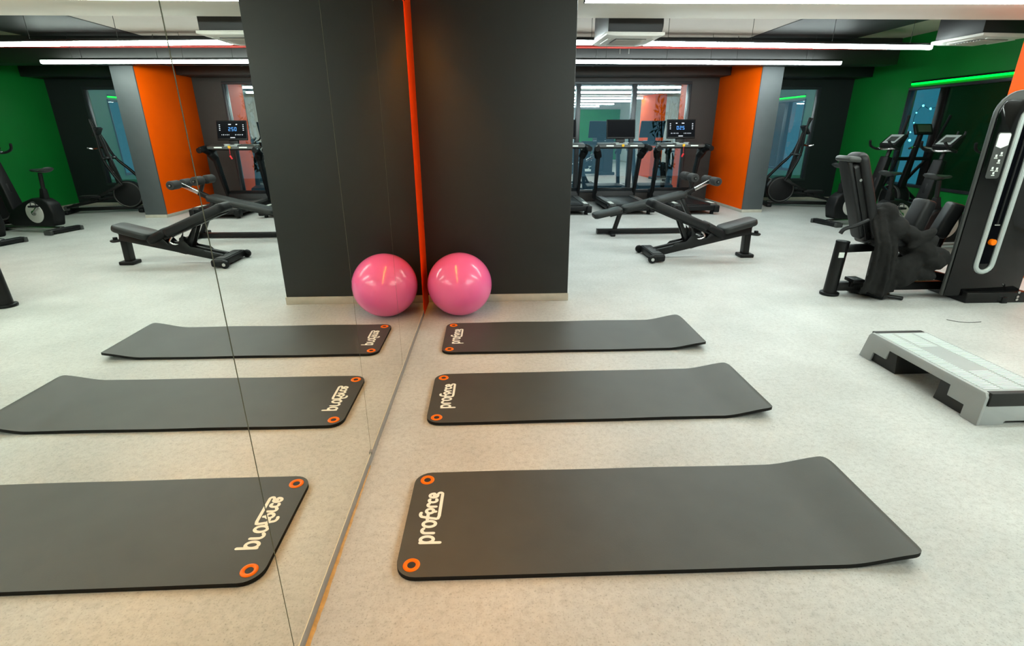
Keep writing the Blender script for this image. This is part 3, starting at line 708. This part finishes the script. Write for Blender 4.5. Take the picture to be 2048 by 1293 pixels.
# ------------------------------------------------------------------ elliptical trainers
def make_elliptical(loc, rz, label):
    r = thing('elliptical_trainer', label, 'elliptical trainer', loc, rz, 'elliptical trainers')
    # local x = backward from the flywheel
    P('front_stabiliser', lambda bm: box(bm, (-.42, 0, .04), (.10, .56, .07)), 'plastic_black', r, .02, 3)
    P('rear_stabiliser', lambda bm: box(bm, (.86, 0, .04), (.10, .50, .07)), 'plastic_black', r, .02, 3)
    P('base_rail', lambda bm: beam(bm, (-.42, 0, .075), (.86, 0, .075), .09, .06), 'frame_black', r, .008)
    s_ = P('flywheel_shroud', lambda bm: cyl(bm, (-.20, -.09, .34), (-.20, .09, .34), .26, 40), 'plastic_black', r, .02, 3)
    for s in (-1, 1): P('rim_ring', lambda bm: tube(bm, [(-.20+.235*math.cos(t*PI/20), s*.095, .34+.235*math.sin(t*PI/20)) for t in range(40)], .012, 8, True), 'plastic_grey', s_)
    P('mast', lambda bm: beam(bm, (-.10, 0, .45), (.06, 0, 1.45), .09, .12, (0, 1, 0), .06, .07), 'plastic_black', r, .016, 3)
    c = P('console', lambda bm: box(bm, (.08, 0, 1.50), (.05, .30, .18), (0, -.5, 0)), 'plastic_black', r, .012, 3)
    P('console_screen', lambda bm: box(bm, (.108, 0, 1.515), (.004, .22, .12), (0, -.5, 0)), 'plastic_grey', c)
    P('fixed_handle', lambda bm: tube(bm, smooth_path([(.22, -.22, 1.22), (.14, -.20, 1.20), (.05, -.08, 1.22), (.05, .08, 1.22), (.14, .20, 1.20), (.22, .22, 1.22)]), .017, 8), 'steel', r)
    for s, ph in ((-1, .10), (1, -.12)):
        P('hand_lever', lambda bm: tube(bm, smooth_path([(-.30+ph, s*.26, .55), (-.14+ph*.6, s*.26, .80), (.0, s*.27, 1.05), (.06-ph*.5, s*.28, 1.40), (.14-ph*.9, s*.27, 1.72)]), [.028]*10+[.024]*7+[.021]*8, 10), 'plastic_black', r)
        P('pivot', lambda bm: cyl(bm, (-.01, s*.05, 1.03), (-.01, s*.30, 1.03), .03, 14), 'plastic_black', r, .004)
        P('pedal_arm', lambda bm: beam(bm, (-.30+ph, s*.26, .55), (.30+ph, s*.22, .26), .035, .05), 'frame_black', r, .008)
        P('glide_arm', lambda bm: beam(bm, (.18+ph, s*.20, .28), (.84, s*.17, .13), .04, .05), 'frame_black', r, .008)
        q = P('pedal', lambda bm: box(bm, (.28+ph, s*.20, .325), (.38, .15, .05)), 'plastic_black', r, .016, 3)
        P('tread', lambda bm: box(bm, (.28+ph, s*.20, .352), (.32, .11, .006)), 'plastic_grey', q)
        P('wheel', lambda bm: cyl(bm, (.84, s*.15, .12), (.84, s*.19, .12), .05, 18), 'plastic_grey', r, .004)
    return r
make_elliptical((6.80, 10.80, 0), math.radians(-14), 'elliptical trainer in front of the narrow dark window')
make_elliptical((7.80, 9.0, 0), math.radians(-90), 'elliptical trainer behind the bikes at the green wall window')

# ------------------------------------------------------------------ weight machine
def weight_machine():
    r = thing('leg_machine', 'black seated leg machine with tall glossy weight tower at the right', 'weight machine', (4.5, 4.68, 0), 0)
    X = -4.5
    def p(x, y, z): return (x+X, y, z)
    P('rear_post', lambda bm: tube(bm, [p(3.86, 0, .02), p(3.885, 0, .51)], .058, 20), 'frame_black', r)
    P('post_cap', lambda bm: cyl(bm, p(3.885, 0, .505), p(3.886, 0, .525), .060, 20), 'plastic_black', r, .006)
    P('post_foot', lambda bm: cyl(bm, p(3.86, 0, 0), p(3.86, 0, .028), .085, 24), 'plastic_black', r, .008)
    P('post_sticker', lambda bm: box(bm, p(3.86, -.056, .40), (.05, .008, .05)), 'sticker_white', r, .002)
    P('base_rail', lambda bm: beam(bm, p(3.90, 0, .085), p(5.35, 0, .085), .07, .085), 'frame_black', r, .01)
    P('seat_arm', lambda bm: beam(bm, p(3.90, 0, .45), p(4.20, 0, .46), .06, .07), 'frame_black', r, .01)
    P('seat_post', lambda bm: beam(bm, p(4.25, 0, .10), p(4.25, 0, .48), .08, .08, (1, 0, 0)), 'frame_black', r, .01)
    P('foot_pedal', lambda bm: box(bm, p(4.03, -.07, .165), (.11, .14, .035)), 'plastic_black', r, .008)
    P('pedal_stem', lambda bm: beam(bm, p(4.03, -.03, .09), p(4.03, -.05, .16), .04, .04, (1, 0, 0)), 'frame_black', r, .004)
    pad('seat', r, p(4.10, 0, .53), p(4.62, 0, .55), .42, .09, 'vinyl_black', .03)
    # backrest seen from behind: grey shell, dark core, upholstered pad
    def slab(name, off, th, w, z0, z1, m, bev):
        a = V(p(3.735, 0, 1.255)); b = V(p(4.04, 0, .50)); d = (b-a).normalized(); n = V((-d.z, 0, d.x)); n = n if n.x > 0 else -n
        bm = bmesh.new(); pa = a+d*z0+n*off; pb = a+d*z1+n*off
        o = pad(name, r, pa, pb, w, th, m, bev); return o
    slab('backrest_shell', .0, .045, .15, 0.0, .76, 'vinyl_black', .016)
    slab('backrest_core', .045, .06, .17, .05, .80, 'frame_black', .006)
    slab('backrest_pad', .105, .08, .24, -.015, .80, 'vinyl_black', .030)
    P('backrest_crown', lambda bm: box(bm, p(3.785, 0, 1.255), (.16, .21, .05), (0, .10, 0)), 'plastic_grey', r, .024, 3)
    for z in (1.08, .62, .52):
        P('bolt', lambda bm: cyl(bm, p(3.86+(1.08-z)*.40, -.086, z), p(3.86+(1.08-z)*.40, -.092, z), .013, 12), 'steel', r)
    P('side_lever', lambda bm: tube(bm, smooth_path([p(3.96, -.16, .74), p(3.84, -.19, .70), p(3.74, -.19, .67), p(3.71, -.19, .63)]), .018, 8), 'plastic_black', r)
    # leg pads on swing arms
    for s, x, z, yy in ((-1, 4.52, .74, -.02), (1, 4.87, .70, .05)):
        def lp(bm):
            box(bm, (0, 0, 0), (.12, .17, .33))
        o = P('leg_pad', lp, 'vinyl_black', r, .030, 3)
        o.location = V(p(x, yy, z)); o.rotation_euler = (0, math.radians(16), math.radians(5 if s < 0 else -20))
        P('pad_plate', lambda bm: box(bm, p(x+.075, yy+.06, z-.02), (.02, .16, .24), (0, .28, 0)), 'frame_black', r, .004)
        P('swing_arm', lambda bm: tube(bm, [p(x+.09, yy+.05, z-.05), p(x+.03, yy+.05, z-.28), p(x-.14, yy, .22), p(x-.20, yy, .14)], .028, 12), 'frame_black', r)
        P('pad_bolt', lambda bm: cyl(bm, p(x+.085, yy-.02, z+.06), p(x+.105, yy-.02, z+.06), .016, 12), 'steel', r)
    P('cross_beam', lambda bm: beam(bm, p(4.62, -.03, .245), p(5.10, -.12, .125), .08, .075), 'frame_black', r, .012)
    P('front_foot_bar', lambda bm: beam(bm, p(4.86, -.18, .10), p(5.28, -.33, .035), .05, .05), 'frame_black', r, .008)
    P('foot_bar_cap', lambda bm: box(bm, p(5.28, -.33, .03), (.06, .06, .06)), 'plastic_black', r, .01)
    P('stabiliser_rod', lambda bm: cyl(bm, p(4.10, -.12, .055), p(4.42, -.22, .02), .018, 10), 'frame_black', r)
    P('floor_bracket', lambda bm: box(bm, p(4.20, -.05, .035), (.12, .34, .05), (0, 0, .5)), 'plastic_black', r, .01)
    # tower
    TX0, TX1, TY0, TY1, H = 4.735, 5.475, -.285, .08, 1.80
    P('tower_base', lambda bm: bx(TX0+X+.19, TX1+X+.03, TY0-.05, TY1+.03, 0, .10, bm), 'frame_black', r, .012, 3)
    def outline(i, zt=0, zb=.06): 
        return [(TX0+X+i, zb)]+[(TX0+X+i, H-.22)]+[(TX0+X+.20+(.20-i)*math.cos(math.radians(a)), H-.20+(.20-i)*math.sin(math.radians(a))) for a in (170, 155, 140, 125, 110, 95)]+[(TX1+X-.20+(.20-i)*math.cos(math.radians(a)), H-.20+(.20-i)*math.sin(math.radians(a))) for a in (85, 70, 55, 40, 25, 10)]+[(TX1+X-i, H-.22), (TX1+X-i, zb)]
    P('tower_shell', lambda bm: prism(bm, outline(0), 'y', TY0+.012, TY0+.045), 'plastic_grey', r, .012, 3)
    P('tower_face', lambda bm: prism(bm, [(q[0], min(q[1], H-.075)) for q in outline(.018)], 'y', TY0, TY0+.02), 'gloss_black', r, .004)
    P('stack_cover', lambda bm: bx(5.09+X, 5.42+X, TY0+.05, TY1, .08, H-.14, bm), 'plastic_black', r, .01)
    yf = TY0-.003
    cx = 5.035+X; hw = .075; z0, z1 = .36, 1.58
    path = [(cx-hw, yf, z1-.02)]+[(cx-hw, yf, z0)]+[(cx+hw*math.cos(math.radians(a)), yf, z0+hw*math.sin(math.radians(a))) for a in range(200, 350, 20)]+[(cx+hw, yf, z0), (cx+hw, yf, z1)]+[(cx+hw*math.cos(math.radians(a)), yf, z1+hw*math.sin(math.radians(a))) for a in range(20, 180, 20)]
    P('slot_trim', lambda bm: tube(bm, path, .021, 10, True), 'silver_plastic', r)
    P('slot', lambda bm: box(bm, (cx, TY0-.001, (z0+z1)/2), (.085, .004, z1-z0)), 'screen_black', r)
    P('guide_rod', lambda bm: cyl(bm, (cx, TY0-.006, .72), (cx, TY0-.006, z1), .009, 8), 'frame_black', r)
    P('rod_collar', lambda bm: box(bm, (cx, TY0-.006, .71), (.05, .014, .012)), 'steel', r, .003)
    P('selector_knob', lambda bm: cyl(bm, (cx-.005, TY0, .56), (cx-.005, TY0-.04, .56), .027, 20), 'eyelet_orange', r, .006, label='orange selector knob')
    pl = P('instruction_plate', lambda bm: prism(bm, rrect(4.795+X, 4.915+X, 1.105, 1.475, .022), 'y', TY0-.006, TY0), 'plastic_grey', r, .002)
    P('plate_header', lambda bm: prism(bm, [(4.803+X, 1.365), (4.85+X, 1.35), (4.907+X, 1.375)]+rrect(4.803+X, 4.907+X, 1.38, 1.468, .018)[:14], 'y', TY0-.009, TY0-.005), 'sticker_white', pl)
    def icons(bm):
        for dx, dz in ((.02, 1.31), (-.02, 1.29), (.015, 1.25), (-.02, 1.19), (.02, 1.185), (.0, 1.15)):
            box(bm, (4.855+X+dx, TY0-.0075, dz), (.016, .002, .02)); box(bm, (4.855+X+dx, TY0-.0075, dz-.018), (.028, .002, .007))
    P('plate_icons', icons, 'sticker_white', pl)
    for dz in (.33, .16, .05): P('tower_bolt', lambda bm: cyl(bm, p(5.40, TY0-.05, dz*.25+.02), p(5.40, TY0-.062, dz*.25+.02), .012, 12), 'steel', r)
weight_machine()

# ------------------------------------------------------------------ jacket thrown over the seat
def jacket():
    bm = bmesh.new(); rnd = random.Random(4)
    def blob(c, s, rot=(0, 0, 0)):
        m = Matrix.Translation(V(c)) @ Euler(rot).to_matrix().to_4x4() @ Matrix.Diagonal((*s, 1))
        bmesh.ops.create_icosphere(bm, subdivisions=3, radius=1, matrix=m)
    # hanging panel over the near side of the seat, from the backrest down to the base rail
    NX, NZ = 30, 34
    def surf(u, v, off):
        z = .075+v*.76
        x0 = 4.02+.03*math.sin(v*5)-.03*(1-v)+.05*v*v; x1 = 4.30+.02*math.sin(v*6+1)-.10*v*v
        x = x0+(x1-x0)*u
        y = 4.44-.05*math.sin(u*PI)-.02*math.sin(u*17+v*3)*(1-v*.6)-.012*math.sin(u*31+2*v)+max(0, v-.62)*.42+off
        return (x, y, z+.02*math.sin(u*9)*(1-v))
    g = [[[bm.verts.new(surf(i/NX, k/NZ, off)) for i in range(NX+1)] for k in range(NZ+1)] for off in (0, .05)]
    for k in range(NZ):
        for i in range(NX):
            bm.faces.new((g[0][k][i], g[0][k][i+1], g[0][k+1][i+1], g[0][k+1][i])); bm.faces.new((g[1][k][i], g[1][k+1][i], g[1][k+1][i+1], g[1][k][i+1]))
    for k in range(NZ):
        for i in (0, NX): bm.faces.new((g[0][k][i], g[0][k+1][i], g[1][k+1][i], g[1][k][i]))
    for i in range(NX):
        for k in (0, NZ): bm.faces.new((g[0][k][i], g[0][k][i+1], g[1][k][i+1], g[1][k][i]))
    blob((4.22, 4.60, .66), (.13, .20, .13)); blob((4.17, 4.62, .78), (.08, .14, .11), (0, .3, 0)); blob((4.36, 4.56, .60), (.16, .20, .09), (0, .45, 0))
    blob((4.46, 4.50, .48), (.17, .17, .10), (0, .6, .2)); blob((4.56, 4.47, .39), (.15, .14, .085), (0, .35, 0)); blob((4.66, 4.50, .40), (.11, .12, .10), (0, .1, 0))
    blob((4.36, 4.43, .30), (.14, .07, .17), (0, .3, 0)); blob((4.43, 4.42, .46), (.07, .05, .20), (0, .7, 0)); blob((4.50, 4.44, .27), (.16, .08, .06), (0, .2, 0))
    blob((4.40, 4.40, .60), (.05, .05, .14), (0, .9, 0))
    bmesh.ops.recalc_face_normals(bm, faces=bm.faces)
    me = bpy.data.meshes.new('jacket'); bm.to_mesh(me); bm.free(); me.materials.append(MATS['jacket_cloth'])
    o = bpy.data.objects.new('jacket', me); COL.objects.link(o)
    tag(o, 'dark grey jacket thrown over the seat of the leg machine', 'jacket')
    for f in me.polygons: f.use_smooth = True
    rm = o.modifiers.new('fuse', 'REMESH'); rm.mode = 'VOXEL'; rm.voxel_size = .011; rm.use_smooth_shade = True
    sm = o.modifiers.new('soften', 'SMOOTH'); sm.iterations = 5; sm.factor = .6
    t = bpy.data.textures.new('folds', 'CLOUDS'); t.noise_scale = .11; t.noise_depth = 2
    d = o.modifiers.new('wrinkle', 'DISPLACE'); d.texture = t; d.strength = .03; d.mid_level = .5
    t2 = bpy.data.textures.new('creases', 'CLOUDS'); t2.noise_scale = .035
    d2 = o.modifiers.new('crease', 'DISPLACE'); d2.texture = t2; d2.strength = .007; d2.mid_level = .5
    return o
jacket()

# ------------------------------------------------------------------ loose wire on the floor
bm = bmesh.new(); tube(bm, smooth_path([(4.40, 3.93, .003), (4.46, 3.87, .003), (4.56, 3.855, .003), (4.64, 3.865, .003)]), .0022, 6)
tag(mesh_obj('loose_wire', bm, 'wire_dark'), 'thin dark wire lying on the floor beyond the step platform', 'wire')

# ------------------------------------------------------------------ outside the windows
o = mesh_obj('terrace', bx(-2, 14, YF+.16, 20, -.25, -.12), 'terrace_stone'); struct(o, 'stone terrace outside the windows')
o = mesh_obj('side_terrace', bx(XR+.16, 14, 2, YF+.16, -.25, -.12), 'terrace_stone'); struct(o, 'stone terrace outside the side window')
def shrub(loc, h, w, n, seed, label):
    rnd = random.Random(seed); r = thing('shrub', label, 'shrub', loc, 0, 'shrubs outside the windows')
    def trunk(bm):
        for k in range(4):
            a = k*1.7+seed; tube(bm, smooth_path([(0, 0, 0), (.1*math.cos(a), .1*math.sin(a), h*.4), (w*.5*math.cos(a), w*.5*math.sin(a), h*.85)]), [.03]*6+[.02]*6+[.012], 6)
    P('trunk', trunk, 'bark', r)
    bm = bmesh.new()
    for k in range(n):
        t = rnd.random(); a = rnd.random()*2*PI; q = w*math.sqrt(rnd.random())*(1-abs(t-.5)*.9)
        c = V((q*math.cos(a), q*math.sin(a), h*(.25+.8*t))); e = Euler((rnd.random()*3, rnd.random()*3, rnd.random()*6)).to_matrix()
        l = .05+.05*rnd.random()
        vs = [bm.verts.new(c+e @ V(p)) for p in ((-l, 0, 0), (0, -l*.35, .01), (l, 0, 0), (0, l*.35, .01))]; bm.faces.new(vs)
    o = mesh_obj('foliage', bm, 'leaf_dark', r); o['kind'] = 'stuff'
shrub((5.05, 13.7, -.12), 2.7, .42, 420, 1, 'leafy shrub outside at the right end of the treadmill window')
shrub((10.6, 13.6, -.12), 2.4, .5, 400, 2, 'leafy shrub outside the window in the green wall')

# added glowing beads that stand in for white sparkles in the side window
emitter('sparkle_glow', (.75, .95, 1, 1), 2.5)
r = thing('sparkle_string', 'string of glowing beads added as sparkles outside the window in the green wall', 'added sparkles', (8.78, 10.1, 0))
rn = random.Random(3)
pts = [(0, -.42, 2.25), (.02, -.30, 2.12), (.0, -.38, 1.98), (.03, .02, 1.86), (.02, .20, 1.92), (.03, .34, 1.80), (.0, .30, 1.62), (.02, -.05, 1.56), (.0, -.28, 1.60), (.02, .36, 1.45), (.0, .30, 1.30)]
P('cable', lambda bm: tube(bm, smooth_path(pts), .004, 6), 'wire_dark', r)
for q in pts: P('sparkle_bead', lambda bm: bmesh.ops.create_icosphere(bm, subdivisions=1, radius=.013+.012*rn.random(), matrix=Matrix.Translation(q)), 'sparkle_glow', r)
P('pole', lambda bm: cyl(bm, (0, -.42, -.12), (0, -.42, 2.3), .012, 8), 'frame_black', r)
